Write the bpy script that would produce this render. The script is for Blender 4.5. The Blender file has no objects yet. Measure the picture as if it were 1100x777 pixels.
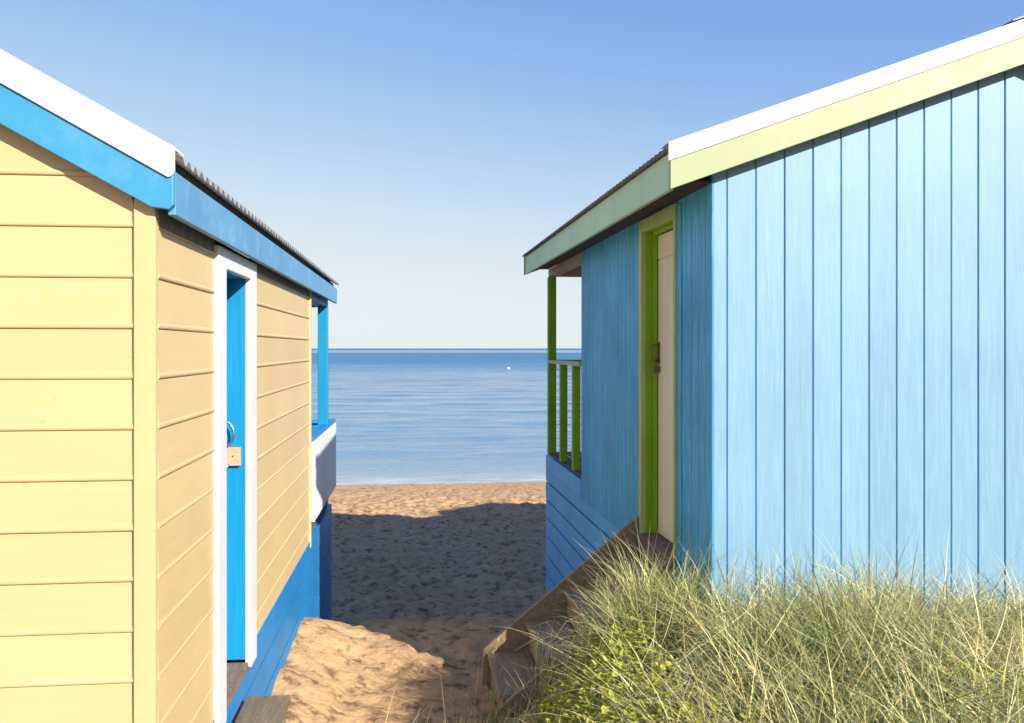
import bpy, bmesh, math, random
import numpy as np
from mathutils import Vector, Matrix, noise

S = bpy.context.scene
COL = S.collection
R = math.radians
H = 3.30                                   # eye height above the sea

# ------------------------------------------------------------------ camera
cam = bpy.data.cameras.new('camera')
cam.sensor_width = 36.0
cam.lens = 930.0 / 1100.0 * 36.0
cam.shift_y = -14.2 / 1100.0
cam.clip_start = 0.05
cam.clip_end = 60000
cob = bpy.data.objects.new('camera', cam)
cob.location = (0, 0, H)
cob.rotation_euler = (R(90), 0, -R(6.137))
COL.objects.link(cob)
S.camera = cob

# ------------------------------------------------------------------ light
SUN = Vector((1.0, -1.34, 0.92)).normalized()
EL = math.asin(SUN.z)
AZ = math.atan2(SUN.x, SUN.y)
world = bpy.data.worlds.new('World')
S.world = world
world.use_nodes = True
wn = world.node_tree
sky = wn.nodes.new('ShaderNodeTexSky')
sky.sky_type = 'NISHITA'
sky.sun_disc = False
sky.sun_elevation = EL
sky.sun_rotation = AZ
sky.altitude = 0
sky.air_density = 1.0
sky.dust_density = 0.12
sky.ozone_density = 3.0
# a soft shoulder on the sky's brightness, channel by channel
sepc = wn.nodes.new('ShaderNodeSeparateColor')
comb = wn.nodes.new('ShaderNodeCombineColor')
wn.links.new(sky.outputs[0], sepc.inputs[0])
def mth(op, a_, b_):
    nd = wn.nodes.new('ShaderNodeMath')
    nd.operation = op
    for j, v in enumerate((a_, b_)):
        if isinstance(v, (int, float)):
            nd.inputs[j].default_value = v
        elif v is not None:
            wn.links.new(v, nd.inputs[j])
    return nd.outputs[0]


for i, (g_, a_, c_) in enumerate(((1.60, 0.225, 0.80), (1.42, 0.195, 0.88), (0.85, 0.68, 0.92))):
    x_ = mth('MULTIPLY', mth('POWER', sepc.outputs[i], g_), -a_)
    x_ = mth('SUBTRACT', 1.0, mth('EXPONENT', x_, None))
    wn.links.new(mth('MULTIPLY', x_, c_ / 1.741 / 0.11), comb.inputs[i])
wn.links.new(comb.outputs[0], wn.nodes['Background'].inputs[0])
wn.nodes['Background'].inputs[1].default_value = 0.11
sun = bpy.data.lights.new('sun', 'SUN')
sun.energy = 5.0
sun.angle = R(0.53)
sun.color = (1.0, 0.945, 0.855)
sob = bpy.data.objects.new('sun', sun)
sob.rotation_euler = SUN.to_track_quat('Z', 'Y').to_euler()
sob.location = (20, -22, 20)
COL.objects.link(sob)
S.view_settings.view_transform = 'Standard'
S.view_settings.look = 'None'
S.view_settings.exposure = 0.8
S.view_settings.gamma = 1.0
S.view_settings.use_curve_mapping = False
S.cycles.max_bounces = 6
S.cycles.transparent_max_bounces = 6

random.seed(4)
rng = np.random.default_rng(11)


# ------------------------------------------------------------------ materials
class NT:
    def __init__(self, name):
        m = bpy.data.materials.new(name)
        m.use_nodes = True
        self.m = m
        self.t = m.node_tree
        self.p = self.t.nodes['Principled BSDF']
        self.out = self.t.nodes['Material Output']

    def n(self, typ, **kw):
        nd = self.t.nodes.new(typ)
        for k, v in kw.items():
            setattr(nd, k, v)
        return nd

    def l(self, a, b):
        self.t.links.new(a, b)

    def coord(self, scale=(1, 1, 1), kind='Object'):
        tc = self.n('ShaderNodeTexCoord')
        mp = self.n('ShaderNodeMapping')
        mp.inputs['Scale'].default_value = scale
        self.l(tc.outputs[kind], mp.inputs['Vector'])
        return mp.outputs[0]

    def noise(self, vec, scale, detail=4, rough=0.55, dist=0.0):
        nd = self.n('ShaderNodeTexNoise')
        nd.inputs['Scale'].default_value = scale
        nd.inputs['Detail'].default_value = detail
        nd.inputs['Roughness'].default_value = rough
        nd.inputs['Distortion'].default_value = dist
        self.l(vec, nd.inputs['Vector'])
        return nd.outputs['Fac']

    def ramp(self, fac, stops):
        nd = self.n('ShaderNodeValToRGB')
        cr = nd.color_ramp
        while len(cr.elements) < len(stops):
            cr.elements.new(0.5)
        for e, (p, c) in zip(cr.elements, stops):
            e.position = p
            e.color = (c, c, c, 1) if isinstance(c, (int, float)) else (*c, 1)
        self.l(fac, nd.inputs['Fac'])
        return nd.outputs['Color']

    def mix(self, fac, a, b, mode='MIX'):
        nd = self.n('ShaderNodeMix', data_type='RGBA', blend_type=mode)
        for sock, v in ((nd.inputs[0], fac), (nd.inputs[6], a), (nd.inputs[7], b)):
            if isinstance(v, (int, float)):
                sock.default_value = v
            elif isinstance(v, (tuple, list)):
                sock.default_value = (*v, 1)
            else:
                self.l(v, sock)
        return nd.outputs[2]

    def math(self, op, a, b=0.0, c=0.0):
        nd = self.n('ShaderNodeMath', operation=op)
        for i, v in enumerate((a, b, c)):
            if isinstance(v, (int, float)):
                nd.inputs[i].default_value = v
            else:
                self.l(v, nd.inputs[i])
        return nd.outputs[0]

    def bump(self, h, strength=0.3, dist=0.01, base=None):
        nd = self.n('ShaderNodeBump')
        nd.inputs['Strength'].default_value = strength
        nd.inputs['Distance'].default_value = dist
        self.l(h, nd.inputs['Height'])
        if base is not None:
            self.l(base, nd.inputs['Normal'])
        return nd.outputs[0]

    def color(self, c):
        if isinstance(c, (tuple, list)):
            self.p.inputs['Base Color'].default_value = (*c, 1)
        else:
            self.l(c, self.p.inputs['Base Color'])


def paint(name, col, rough=0.5, wear=0.12, grain='V', worn=None, worn_amt=0.0, spots=0.0, bumpk=0.25, gy=None):
    """brush-painted timber: slow tone drift, grain streaks, worn grain lines, small marks"""
    k = NT(name)
    sc = {'V': (9, 9, 0.5), 'H': (0.6, 0.6, 12), 'N': (1, 1, 1)}[grain]
    vo = k.coord()
    vg = k.coord(sc)
    drift = k.noise(vo, 1.7, 3)
    streak = k.noise(vg, 5.0, 6, 0.65, 0.3)
    fine = k.noise(vg, 22.0, 3, 0.6)
    lo = tuple(c * (1 - wear) for c in col)
    hi = tuple(min(0.95, c * (1 + wear * 0.6) + wear * 0.02) for c in col)
    c = k.mix(k.ramp(drift, [(0.3, 0.0), (0.7, 1.0)]), lo, hi)
    c = k.mix(k.math('MULTIPLY', k.ramp(streak, [(0.38, 1.0), (0.62, 0.0)]), min(1, wear * 2.2)), c, tuple(x * 0.8 for x in col))
    if worn is not None:
        f = k.ramp(k.math('MULTIPLY', streak, k.math('ADD', fine, 0.5)), [(0.50, 0.0), (0.66, 1.0)])
        c = k.mix(k.math('MULTIPLY', f, worn_amt), c, worn)
    if spots > 0:
        sp = k.noise(vo, 34.0, 2, 0.5)
        big = k.noise(vo, 3.3, 3, 0.6)
        f = k.math('MULTIPLY', k.ramp(sp, [(0.70, 0.0), (0.76, 1.0)]), k.ramp(big, [(0.5, 0.0), (0.62, 1.0)]))
        c = k.mix(k.math('MULTIPLY', f, spots), c, (0.16, 0.12, 0.08))
    gi = k.n('ShaderNodeNewGeometry')
    c = k.mix(1.0, c, k.ramp(gi.outputs['Random Per Island'], [(0.0, 0.95), (1.0, 1.03)]), 'MULTIPLY')
    k.color(c)
    k.p.inputs['Roughness'].default_value = rough
    k.l(k.ramp(streak, [(0.2, max(0.05, rough - 0.12)), (0.8, min(1, rough + 0.12))]), k.p.inputs['Roughness'])
    b = k.bump(fine, bumpk, 0.002)
    k.l(k.bump(streak, bumpk, 0.004, b), k.p.inputs['Normal'])
    return k.m


def wood(name, col, dark, rough=0.8, axis=(0.8, 8, 8), bumpk=0.6):
    k = NT(name)
    v = k.coord(axis)
    s = k.noise(v, 4.0, 7, 0.68, 0.6)
    f = k.noise(v, 16.0, 4, 0.7, 0.2)
    c = k.mix(k.ramp(s, [(0.3, 0.0), (0.7, 1.0)]), dark, col)
    c = k.mix(k.math('MULTIPLY', k.ramp(f, [(0.45, 1.0), (0.55, 0.0)]), 0.35), c, tuple(x * 0.55 for x in dark))
    k.color(c)
    k.p.inputs['Roughness'].default_value = rough
    k.l(k.bump(f, bumpk, 0.003), k.p.inputs['Normal'])
    return k.m


def metal(name, col, rough=0.4, metallic=0.8, rust=0.0):
    k = NT(name)
    v = k.coord()
    s = k.noise(v, 7.0, 6, 0.65)
    c = k.mix(k.ramp(s, [(0.35, 0.0), (0.7, 1.0)]), tuple(x * 0.75 for x in col), col)
    if rust:
        f = k.ramp(k.noise(v, 11.0, 5, 0.6), [(0.52, 0.0), (0.66, 1.0)])
        c = k.mix(k.math('MULTIPLY', f, rust), c, (0.16, 0.07, 0.03))
    k.color(c)
    k.p.inputs['Metallic'].default_value = metallic
    k.p.inputs['Roughness'].default_value = rough
    return k.m


M = {}
M['yellow'] = paint('yellow_weatherboard_paint', (0.588, 0.43, 0.208), 0.5, 0.05, 'H', spots=0.35, bumpk=0.12)
M['white'] = paint('white_trim_paint', (0.66, 0.65, 0.64), 0.45, 0.04, 'N', spots=0.4, bumpk=0.1)
M['fascia_blue'] = paint('fascia_blue_paint', (0.10, 0.285, 0.485), 0.5, 0.12, 'N', worn=(0.3, 0.45, 0.6), worn_amt=0.25, spots=0.4, bumpk=0.15)  # a lighter blue than the barge, over the whole passage-side fascia
M['blue'] = paint('bright_blue_paint', (0.003, 0.228, 0.44), 0.42, 0.07, 'V', worn=(0.05, 0.28, 0.46), worn_amt=0.15, spots=0.3, bumpk=0.12)
M['barge_blue'] = paint('barge_blue_paint', (0.040, 0.25, 0.43), 0.45, 0.07, 'N', worn=(0.16, 0.32, 0.46), worn_amt=0.2, spots=0.4, bumpk=0.12)
M['base_blue'] = paint('base_blue_paint', (0.004, 0.195, 0.48), 0.5, 0.14, 'H', worn=(0.12, 0.32, 0.50), worn_amt=0.2, spots=0.3, bumpk=0.3)
M['sky_blue'] = paint('pale_blue_board_paint', (0.176, 0.318, 0.435), 0.5, 0.09, 'V', worn=(0.24, 0.38, 0.48), worn_amt=0.35, bumpk=0.3)
M['joint_blue'] = paint('blue_joint_paint', (0.03, 0.24, 0.48), 0.6, 0.1, 'V')
M['weather_blue_fill'] = paint('weathered_blue_fill_light_paint', (0.065, 0.45, 0.70), 0.6, 0.36, 'V', worn=(0.26, 0.56, 0.64), worn_amt=0.7, bumpk=0.6)  # weathered front paint, brightened in colour as fill light for the shaded side
M['plinth_blue'] = paint('plinth_blue_paint', (0.12, 0.50, 0.78), 0.55, 0.15, 'H', worn=(0.28, 0.55, 0.72), worn_amt=0.3, bumpk=0.35)
M['lime'] = paint('pale_lime_paint', (0.32, 0.36, 0.18), 0.5, 0.06, 'N', spots=0.25, bumpk=0.12)
M['mint'] = paint('pale_mint_paint', (0.55, 0.76, 0.42), 0.5, 0.1, 'N', worn=(0.52, 0.66, 0.3), worn_amt=0.3, spots=0.25, bumpk=0.12)
M['green'] = paint('leaf_green_paint', (0.28, 0.50, 0.006), 0.6, 0.2, 'V', worn=(0.16, 0.24, 0.01), worn_amt=0.4, bumpk=0.3)
M['green_edge'] = paint('light_green_frame_paint', (0.44, 0.56, 0.18), 0.5, 0.15, 'V', worn=(0.16, 0.18, 0.05), worn_amt=0.5, bumpk=0.3)
M['cream'] = paint('cream_door_paint', (0.90, 0.78, 0.52), 0.55, 0.08, 'V', worn=(0.78, 0.64, 0.44), worn_amt=0.4, bumpk=0.25)
M['beige'] = paint('raw_beam_timber', (0.52, 0.39, 0.28), 0.6, 0.15, 'H', worn=(0.32, 0.22, 0.14), worn_amt=0.3, bumpk=0.3)
M['greywood'] = wood('weathered_grey_timber', (0.33, 0.28, 0.23), (0.13, 0.105, 0.085))
M['deck'] = wood('deck_timber', (0.20, 0.17, 0.16), (0.08, 0.065, 0.06), axis=(8, 0.8, 8))
M['darkwood'] = wood('dark_eave_timber', (0.10, 0.08, 0.065), (0.04, 0.03, 0.025))
M['stair'] = wood('brown_stair_timber', (0.45, 0.325, 0.19), (0.23, 0.155, 0.09), axis=(8, 0.8, 8))
M['sill'] = wood('weathered_sill_timber', (0.30, 0.20, 0.15), (0.13, 0.09, 0.07), axis=(9, 1.0, 9))
M['stepwood'] = wood('worn_step_timber', (0.27, 0.20, 0.12), (0.14, 0.10, 0.06), 0.55, (8, 1, 8))
M['rawpink'] = wood('raw_pink_timber', (0.66, 0.38, 0.24), (0.58, 0.32, 0.20))
M['galv'] = metal('galvanised_iron', (0.52, 0.52, 0.51), 0.45, 0.55, rust=0.25)
M['galvdark'] = metal('weathered_roof_iron', (0.28, 0.25, 0.23), 0.6, 0.35, rust=0.6)
M['steel'] = metal('bare_steel', (0.55, 0.55, 0.55), 0.3, 1.0)
M['rustysteel'] = metal('tarnished_steel', (0.28, 0.22, 0.16), 0.45, 0.9, rust=0.6)
M['black'] = paint('dark_gap_paint', (0.02, 0.03, 0.05), 0.8, 0.1, 'N')


# ------------------------------------------------------------------ mesh helpers
class MB:
    def __init__(self, dz=H):
        self.v, self.f, self.dz = [], [], dz

    def add(self, vs, fs):
        o = len(self.v)
        self.v += [tuple(p) for p in vs]
        self.f += [tuple(i + o for i in f) for f in fs]

    def box(self, x0, x1, y0, y1, z0, z1):
        vs = [(x, y, z) for z in (z0, z1) for y in (y0, y1) for x in (x0, x1)]
        self.add(vs, [(0, 2, 3, 1), (4, 5, 7, 6), (0, 1, 5, 4), (2, 6, 7, 3), (0, 4, 6, 2), (1, 3, 7, 5)])
        return self

    def prism(self, poly, a0, a1, axis):
        """polygon extruded along an axis; poly pairs are the other two axes in xyz order"""
        def put(p, a):
            if axis == 'x':
                return (a, p[0], p[1])
            if axis == 'y':
                return (p[0], a, p[1])
            return (p[0], p[1], a)
        n = len(poly)
        vs = [put(p, a0) for p in poly] + [put(p, a1) for p in poly]
        fs = [tuple(range(n)), tuple(range(2 * n - 1, n - 1, -1))]
        for i in range(n):
            j = (i + 1) % n
            fs.append((i, i + n, j + n, j))
        self.add(vs, fs)
        return self

    def tube(self, pts, r, n=8, closed=False):
        pts = [Vector(p) for p in pts]
        rings = []
        for i, p in enumerate(pts):
            a = pts[max(0, i - 1)]
            b = pts[min(len(pts) - 1, i + 1)]
            t = (b - a).normalized()
            u = t.orthogonal().normalized() if i == 0 else (u - t * u.dot(t)).normalized()
            w = t.cross(u)
            rr = r[i] if isinstance(r, (list, tuple)) else r
            rings.append([p + (u * math.cos(2 * math.pi * k / n) + w * math.sin(2 * math.pi * k / n)) * rr for k in range(n)])
        vs = [q for ring in rings for q in ring]
        fs = []
        for i in range(len(pts) - 1):
            for k in range(n):
                k2 = (k + 1) % n
                fs.append((i * n + k, i * n + k2, (i + 1) * n + k2, (i + 1) * n + k))
        fs.append(tuple(range(n - 1, -1, -1)))
        fs.append(tuple(range((len(pts) - 1) * n, len(pts) * n)))
        self.add(vs, fs)
        return self

    def lathe(self, cx, cy, prof, n=20):
        vs, fs = [], []
        for r, z in prof:
            vs += [(cx + r * math.cos(2 * math.pi * k / n), cy + r * math.sin(2 * math.pi * k / n), z) for k in range(n)]
        for i in range(len(prof) - 1):
            for k in range(n):
                k2 = (k + 1) % n
                fs.append((i * n + k, i * n + k2, (i + 1) * n + k2, (i + 1) * n + k))
        fs.append(tuple(range(n - 1, -1, -1)))
        fs.append(tuple(range((len(prof) - 1) * n, len(prof) * n)))
        self.add(vs, fs)
        return self

    def build(self, name, mat, parent=None, bevel=0.0, smooth=False, zoff=0.0):
        me = bpy.data.meshes.new(name)
        me.from_pydata([(x, y, z + zoff) for x, y, z in self.v], [], self.f)
        bm = bmesh.new()
        bm.from_mesh(me)
        bmesh.ops.recalc_face_normals(bm, faces=bm.faces)
        bm.to_mesh(me)
        bm.free()
        me.materials.append(mat)
        if smooth:
            me.polygons.foreach_set('use_smooth', [True] * len(me.polygons))
        o = bpy.data.objects.new(name, me)
        COL.objects.link(o)
        if parent is not None:
            o.parent = parent
        if bevel:
            b = o.modifiers.new('bevel', 'BEVEL')
            b.width = bevel
            b.segments = 2
            b.limit_method = 'ANGLE'
            b.angle_limit = R(40)
        return o


def tag(o, label, cat, group=None):
    o['label'] = label
    o['category'] = cat
    if group:
        o['group'] = group
    return o


def root(name, loc, rz=0.0):
    o = bpy.data.objects.new(name, None)
    o.empty_display_size = 0.3
    o.location = loc
    o.rotation_euler = (0, 0, rz)
    COL.objects.link(o)
    return o


def slope_end(z, z0, m, lim, w):
    """x range of a gable wall at height z: eaves at x=0 and x=w, roof line z0 + m*x"""
    ins = max(0.0, (z - z0) / m)
    return ins


def corrugated(mb, x0, x1, y0, y1, zf, pitch=0.076, amp=0.009, th=0.0025):
    """sheet with waves along y; zf(x) is its height"""
    n = int((y1 - y0) / pitch * 8)
    xs = [x0, x1]
    vs, fs = [], []
    for s in (0, 1):
        for i in range(n + 1):
            y = y0 + (y1 - y0) * i / n
            dz = amp * math.cos(2 * math.pi * (y - y0) / pitch)
            for x in xs:
                vs.append((x, y, zf(x) + dz - s * th))
    off = 2 * (n + 1)
    for i in range(n):
        a = 2 * i
        fs.append((a, a + 1, a + 3, a + 2))
        fs.append((off + a, off + a + 2, off + a + 3, off + a + 1))
        for q in (0, 1):
            fs.append((a + q, a + q + 2, off + a + q + 2, off + a + q))
    fs.append((0, 1, off + 1, off))
    fs.append((2 * n, 2 * n + 1, off + 2 * n + 1, off + 2 * n))
    mb.add(vs, fs)


def weatherboards(mb, u0, u1, zb, zt, step, off0, place, clip=None, bead=True):
    """horizontal boards with a beaded lower edge; place(u, out, z) maps to xyz, clip(z) gives (u0, u1)"""
    prof = [(0.006, 1.02), (0.0095, 0.97), (0.0128, 0.30), (0.0135, 0.115)]
    if bead:
        prof += [(0.0142, 0.106), (0.0168, 0.088), (0.0178, 0.058), (0.0170, 0.028), (0.0150, 0.010), (0.0110, 0.0), (0.004, 0.0)]
    else:
        prof += [(0.0165, 0.01), (0.004, 0.0)]
    z = off0
    while z > zb:
        z -= step
    while z < zt:
        lo, hi = max(z, zb), min(z + step, zt)
        ring0, ring1 = [], []
        jit = random.uniform(-0.0012, 0.0012)
        for o, t in prof:
            zz = min(max(z + t * step, lo), hi + 0.004)
            a, b = (u0, u1) if clip is None else clip(zz)
            if b < a:
                a = b = (a + b) / 2
            ring0.append(place(a, o + jit, zz))
            ring1.append(place(b, o + jit, zz))
        n = len(prof)
        fs = [(i, i + 1, n + i + 1, n + i) for i in range(n - 1)] + [tuple(range(n)), tuple(range(2 * n - 1, n - 1, -1))]
        mb.add(ring0 + ring1, fs)
        z += step


def vboards(mb, u0, u1, first, step, zb, top, place, gap=0.0062, th=0.0065):
    """vertical boards with open V joints over a backing; top(u) gives their height"""
    us = [first + step * k for k in range(-60, 200)]
    edges = [u0] + [u for u in us if u0 + 0.004 < u < u1 - 0.004] + [u1]
    for a, b in zip(edges[:-1], edges[1:]):
        g0 = 0 if a == u0 else gap / 2
        g1 = 0 if b == u1 else gap / 2
        t = th + random.uniform(-0.001, 0.001)
        A, B = a + g0, b - g1
        if B - A < 0.01:
            continue
        us_ = [(A, 0.0005), (A, t - 0.004), (A + 0.004, t), (B - 0.004, t), (B, t - 0.004), (B, 0.0005)]
        ring0 = [place(u, o, zb) for u, o in us_]
        ring1 = [place(u, o, top(u)) for u, o in us_]
        n = len(us_)
        fs = [(i, (i + 1) % n, n + (i + 1) % n, n + i) for i in range(n)] + [tuple(range(n)), tuple(range(2 * n - 1, n - 1, -1))]
        mb.add(ring0 + ring1, fs)


def half_ring(c, r, axis_out, n=12):
    """points of a D pull standing off along axis_out"""
    pts = []
    for i in range(n + 1):
        a = -math.pi / 2 + math.pi * i / n
        pts.append((c[0] + axis_out * r * 0.75 * math.cos(a), c[1], c[2] + r * math.sin(a)))
    return pts


# ------------------------------------------------------------------ terrain
def sstep(a, b, x):
    t = min(1.0, max(0.0, (x - a) / (b - a)))
    return t * t * (3 - 2 * t)


def lerp_pts(pts, y):
    if y <= pts[0][0]:
        return pts[0][1]
    for (a, za), (b, zb) in zip(pts[:-1], pts[1:]):
        if y <= b:
            return za + (zb - za) * (y - a) / (b - a)
    return pts[-1][1]


PROF = [(-60, -0.4), (-6, -1.2), (0.6, -1.62), (2.6, -1.95), (4.4, -2.24), (7.25, -2.29), (7.75, -2.40), (8.8, -2.83),
        (12, -2.97), (16.8, -3.12), (19, -3.20), (21.2, -3.30), (23, -3.40), (30, -4.2), (60, -8)]


def mound(x, y):
    a = sstep(0.12, 1.30, x) * (1 - sstep(4.55, 5.5, y + 0.25 * max(0, x - 1.0)))
    return a


def ground(x, y):
    z = lerp_pts(PROF, y)
    if y < 7.6:
        z += 0.24 * math.exp(-((x + 0.88) / 0.36) ** 2) * (1 - sstep(6.6, 7.5, y)) * sstep(2.0, 4.6, y)
    m = mound(x, y)
    if m > 0:
        z = z + m * (max(z, -1.57 + 0.05 * math.sin(x * 2.3 + y)) - z)
    return z


def graded(segs):
    out = []
    for a, b, n in segs:
        out += list(np.linspace(a, b, n, endpoint=False))
    out.append(segs[-1][1])
    return out


def grid_mesh(name, xs, ys, zf, mat):
    nx, ny = len(xs), len(ys)
    vs = [(x, y, zf(x, y)) for y in ys for x in xs]
    fs = [(j * nx + i, j * nx + i + 1, (j + 1) * nx + i + 1, (j + 1) * nx + i) for j in range(ny - 1) for i in range(nx - 1)]
    me = bpy.data.meshes.new(name)
    me.from_pydata(vs, [], fs)
    me.materials.append(mat)
    me.polygons.foreach_set('use_smooth', [True] * len(me.polygons))
    o = bpy.data.objects.new(name, me)
    COL.objects.link(o)
    return o


def dents(x, y):
    """trodden sand: shallow overlapping footprints and wind ripple"""
    near = 0.66 + 0.34 * sstep(7.0, 9.0, y)
    p = Vector((x * 3.1 + 0.4 * noise.noise(Vector((x * 4, y * 4, 1))), y * 2.6 + 0.4 * noise.noise(Vector((x * 4, y * 4, 8))), 0.3))
    d, _ = noise.voronoi(p)
    f = -0.06 * (1 - sstep(0.0, 0.55, d[0]))
    g = 0.022 * noise.noise(Vector((x * 1.3, y * 1.1, 5)))
    h = 0.05 * noise.noise(Vector((x * 3.9, y * 3.9, 2))) + 0.030 * noise.noise(Vector((x * 9.5, y * 8.0, 7)))
    fade = 1 - 0.93 * sstep(17.0, 20.5, y)
    return (f + g + h) * near * fade


k = NT('beach_sand')
vo = k.coord()
big = k.noise(vo, 0.7, 4)
mid = k.noise(k.coord((1.0, 0.85, 1)), 9.0, 6, 0.62)
gr = k.noise(vo, 240.0, 2, 0.7)
c = k.mix(k.ramp(big, [(0.3, 0.0), (0.7, 1.0)]), (0.525, 0.322, 0.158), (0.625, 0.392, 0.198))
c = k.mix(k.ramp(mid, [(0.36, 0.95), (0.47, 0.15), (0.58, 0.0)]), c, (0.20, 0.115, 0.06))
c = k.mix(k.ramp(gr, [(0.36, 0.5), (0.5, 0.0)]), c, (0.24, 0.15, 0.08))
tcs = k.n('ShaderNodeTexCoord')
sps = k.n('ShaderNodeSeparateXYZ')
k.l(tcs.outputs['Object'], sps.inputs[0])
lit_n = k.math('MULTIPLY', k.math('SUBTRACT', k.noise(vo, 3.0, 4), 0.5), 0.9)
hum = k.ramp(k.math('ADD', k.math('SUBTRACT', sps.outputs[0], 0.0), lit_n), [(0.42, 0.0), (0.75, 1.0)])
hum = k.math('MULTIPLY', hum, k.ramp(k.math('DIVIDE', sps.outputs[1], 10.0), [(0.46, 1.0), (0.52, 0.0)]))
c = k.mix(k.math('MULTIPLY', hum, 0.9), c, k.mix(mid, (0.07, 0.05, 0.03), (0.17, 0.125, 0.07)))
deb = k.noise(vo, 26.0, 2, 0.5)
c = k.mix(k.ramp(deb, [(0.735, 0.0), (0.76, 0.8)]), c, (0.07, 0.05, 0.03))
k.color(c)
k.p.inputs['Roughness'].default_value = 0.95
k.p.inputs['Specular IOR Level'].default_value = 0.15
b1 = k.bump(gr, 0.35, 0.004)
k.l(k.bump(mid, 0.75, 0.05, b1), k.p.inputs['Normal'])
xs = graded([(-900, -60, 14), (-60, -8, 26), (-8, -1.6, 40), (-1.6, 2.6, 105), (2.6, 8, 45), (8, 60, 26), (60, 900, 15)])
ys = graded([(-80, -4, 26), (-4, 4.4, 60), (4.4, 9.0, 105), (9.0, 18.0, 150), (18.0, 22.5, 45), (22.5, 60, 12)])
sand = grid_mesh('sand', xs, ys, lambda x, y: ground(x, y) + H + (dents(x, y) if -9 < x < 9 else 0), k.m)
sand['kind'] = 'structure'

# ------------------------------------------------------------------ sea
k = NT('sea_water')
tc = k.n('ShaderNodeTexCoord')
sep = k.n('ShaderNodeSeparateXYZ')
k.l(tc.outputs['Object'], sep.inputs[0])
Yc = sep.outputs[1]
w1 = k.noise(k.coord((0.16, 0.75, 1)), 1.0, 5, 0.6, 0.4)
w2 = k.noise(k.coord((0.9, 3.2, 1)), 1.0, 4, 0.6, 0.3)
w3 = k.noise(k.coord((0.012, 0.05, 1)), 1.0, 3, 0.5, 0.3)
slick = k.noise(k.coord((0.0012, 0.010, 1)), 1.0, 3, 0.5, 0.2)
far = k.ramp(k.math('DIVIDE', Yc, 2500.0), [(0.0, 0.0), (0.24, 0.0), (0.27, 1.0), (0.55, 1.0), (0.62, 0.1)])
calm = k.math('MULTIPLY', far, k.ramp(slick, [(0.36, 0.55), (0.55, 1.0)]))
h = k.math('ADD', k.math('MULTIPLY', w1, 1.0), k.math('MULTIPLY', w2, 0.28))
h = k.math('ADD', h, k.math('MULTIPLY', w3, 2.0))
bp = k.n('ShaderNodeBump')
bp.inputs['Distance'].default_value = 0.35
chop = k.ramp(k.math('DIVIDE', Yc, 400.0), [(0.05, 0.45), (0.12, 0.26), (0.22, 0.5), (0.34, 1.0), (1.0, 1.0)])
k.l(k.math('MULTIPLY', chop, k.math('MULTIPLY_ADD', calm, -0.85, 1.0)), bp.inputs['Strength'])
k.l(h, bp.inputs['Height'])
k.l(bp.outputs[0], k.p.inputs['Normal'])
shore = k.ramp(k.math('DIVIDE', Yc, 60.0), [(0.352, (0.26, 0.31, 0.30)), (0.42, (0.16, 0.26, 0.32)), (0.7, (0.085, 0.21, 0.30)), (1.0, (0.05, 0.17, 0.28))])
foamn = k.noise(k.coord((0.5, 2.5, 1)), 1.0, 5, 0.65)
fm = k.math('MULTIPLY', k.ramp(k.math('DIVIDE', Yc, 60.0), [(0.350, 1.0), (0.362, 0.55), (0.385, 0.0)]), k.ramp(foamn, [(0.42, 0.0), (0.60, 1.0)]))
k.color(k.mix(fm, shore, (0.62, 0.64, 0.64)))
rgh = k.ramp(k.math('DIVIDE', Yc, 400.0), [(0.05, 0.16), (0.12, 0.10), (0.26, 0.17), (0.55, 0.46), (1.0, 0.5)])
k.l(k.math('MULTIPLY', rgh, k.math('MULTIPLY_ADD', calm, -0.50, k.ramp(w3, [(0.3, 0.72), (0.65, 1.0)]))), k.p.inputs['Roughness'])
k.p.inputs['IOR'].default_value = 1.333
wmat = k.m
ys = [20.0]
st = 0.12
while ys[-1] < 30000:
    ys.append(ys[-1] + st)
    if ys[-1] > 30:
        st *= 1.02
xs = graded([(-30000, -800, 8), (-800, -60, 16), (-60, -12, 30), (-12, 25, 120), (25, 90, 36), (90, 800, 16), (800, 30000, 8)])


def wave(x, y):
    z = 0.0
    a = 0.5 + 0.5 * noise.noise(Vector((x * 0.02, y * 0.05, 1)))
    if y < 400:
        amp = 1 - sstep(150, 400, y)
        sh = sstep(21.2, 28, y)
        z += 0.075 * sh * a * math.sin(y * 1.15 + 1.2 * noise.noise(Vector((x * 0.09, y * 0.06, 3))) * 3)
        z += 0.07 * sh * noise.noise(Vector((x * 0.22, y * 0.9, 4))) + 0.03 * sh * noise.noise(Vector((x * 0.5, y * 2.2, 6)))
        z *= amp
    return z


sea = grid_mesh('sea', xs, ys, wave, wmat)
sea['kind'] = 'structure'


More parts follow.
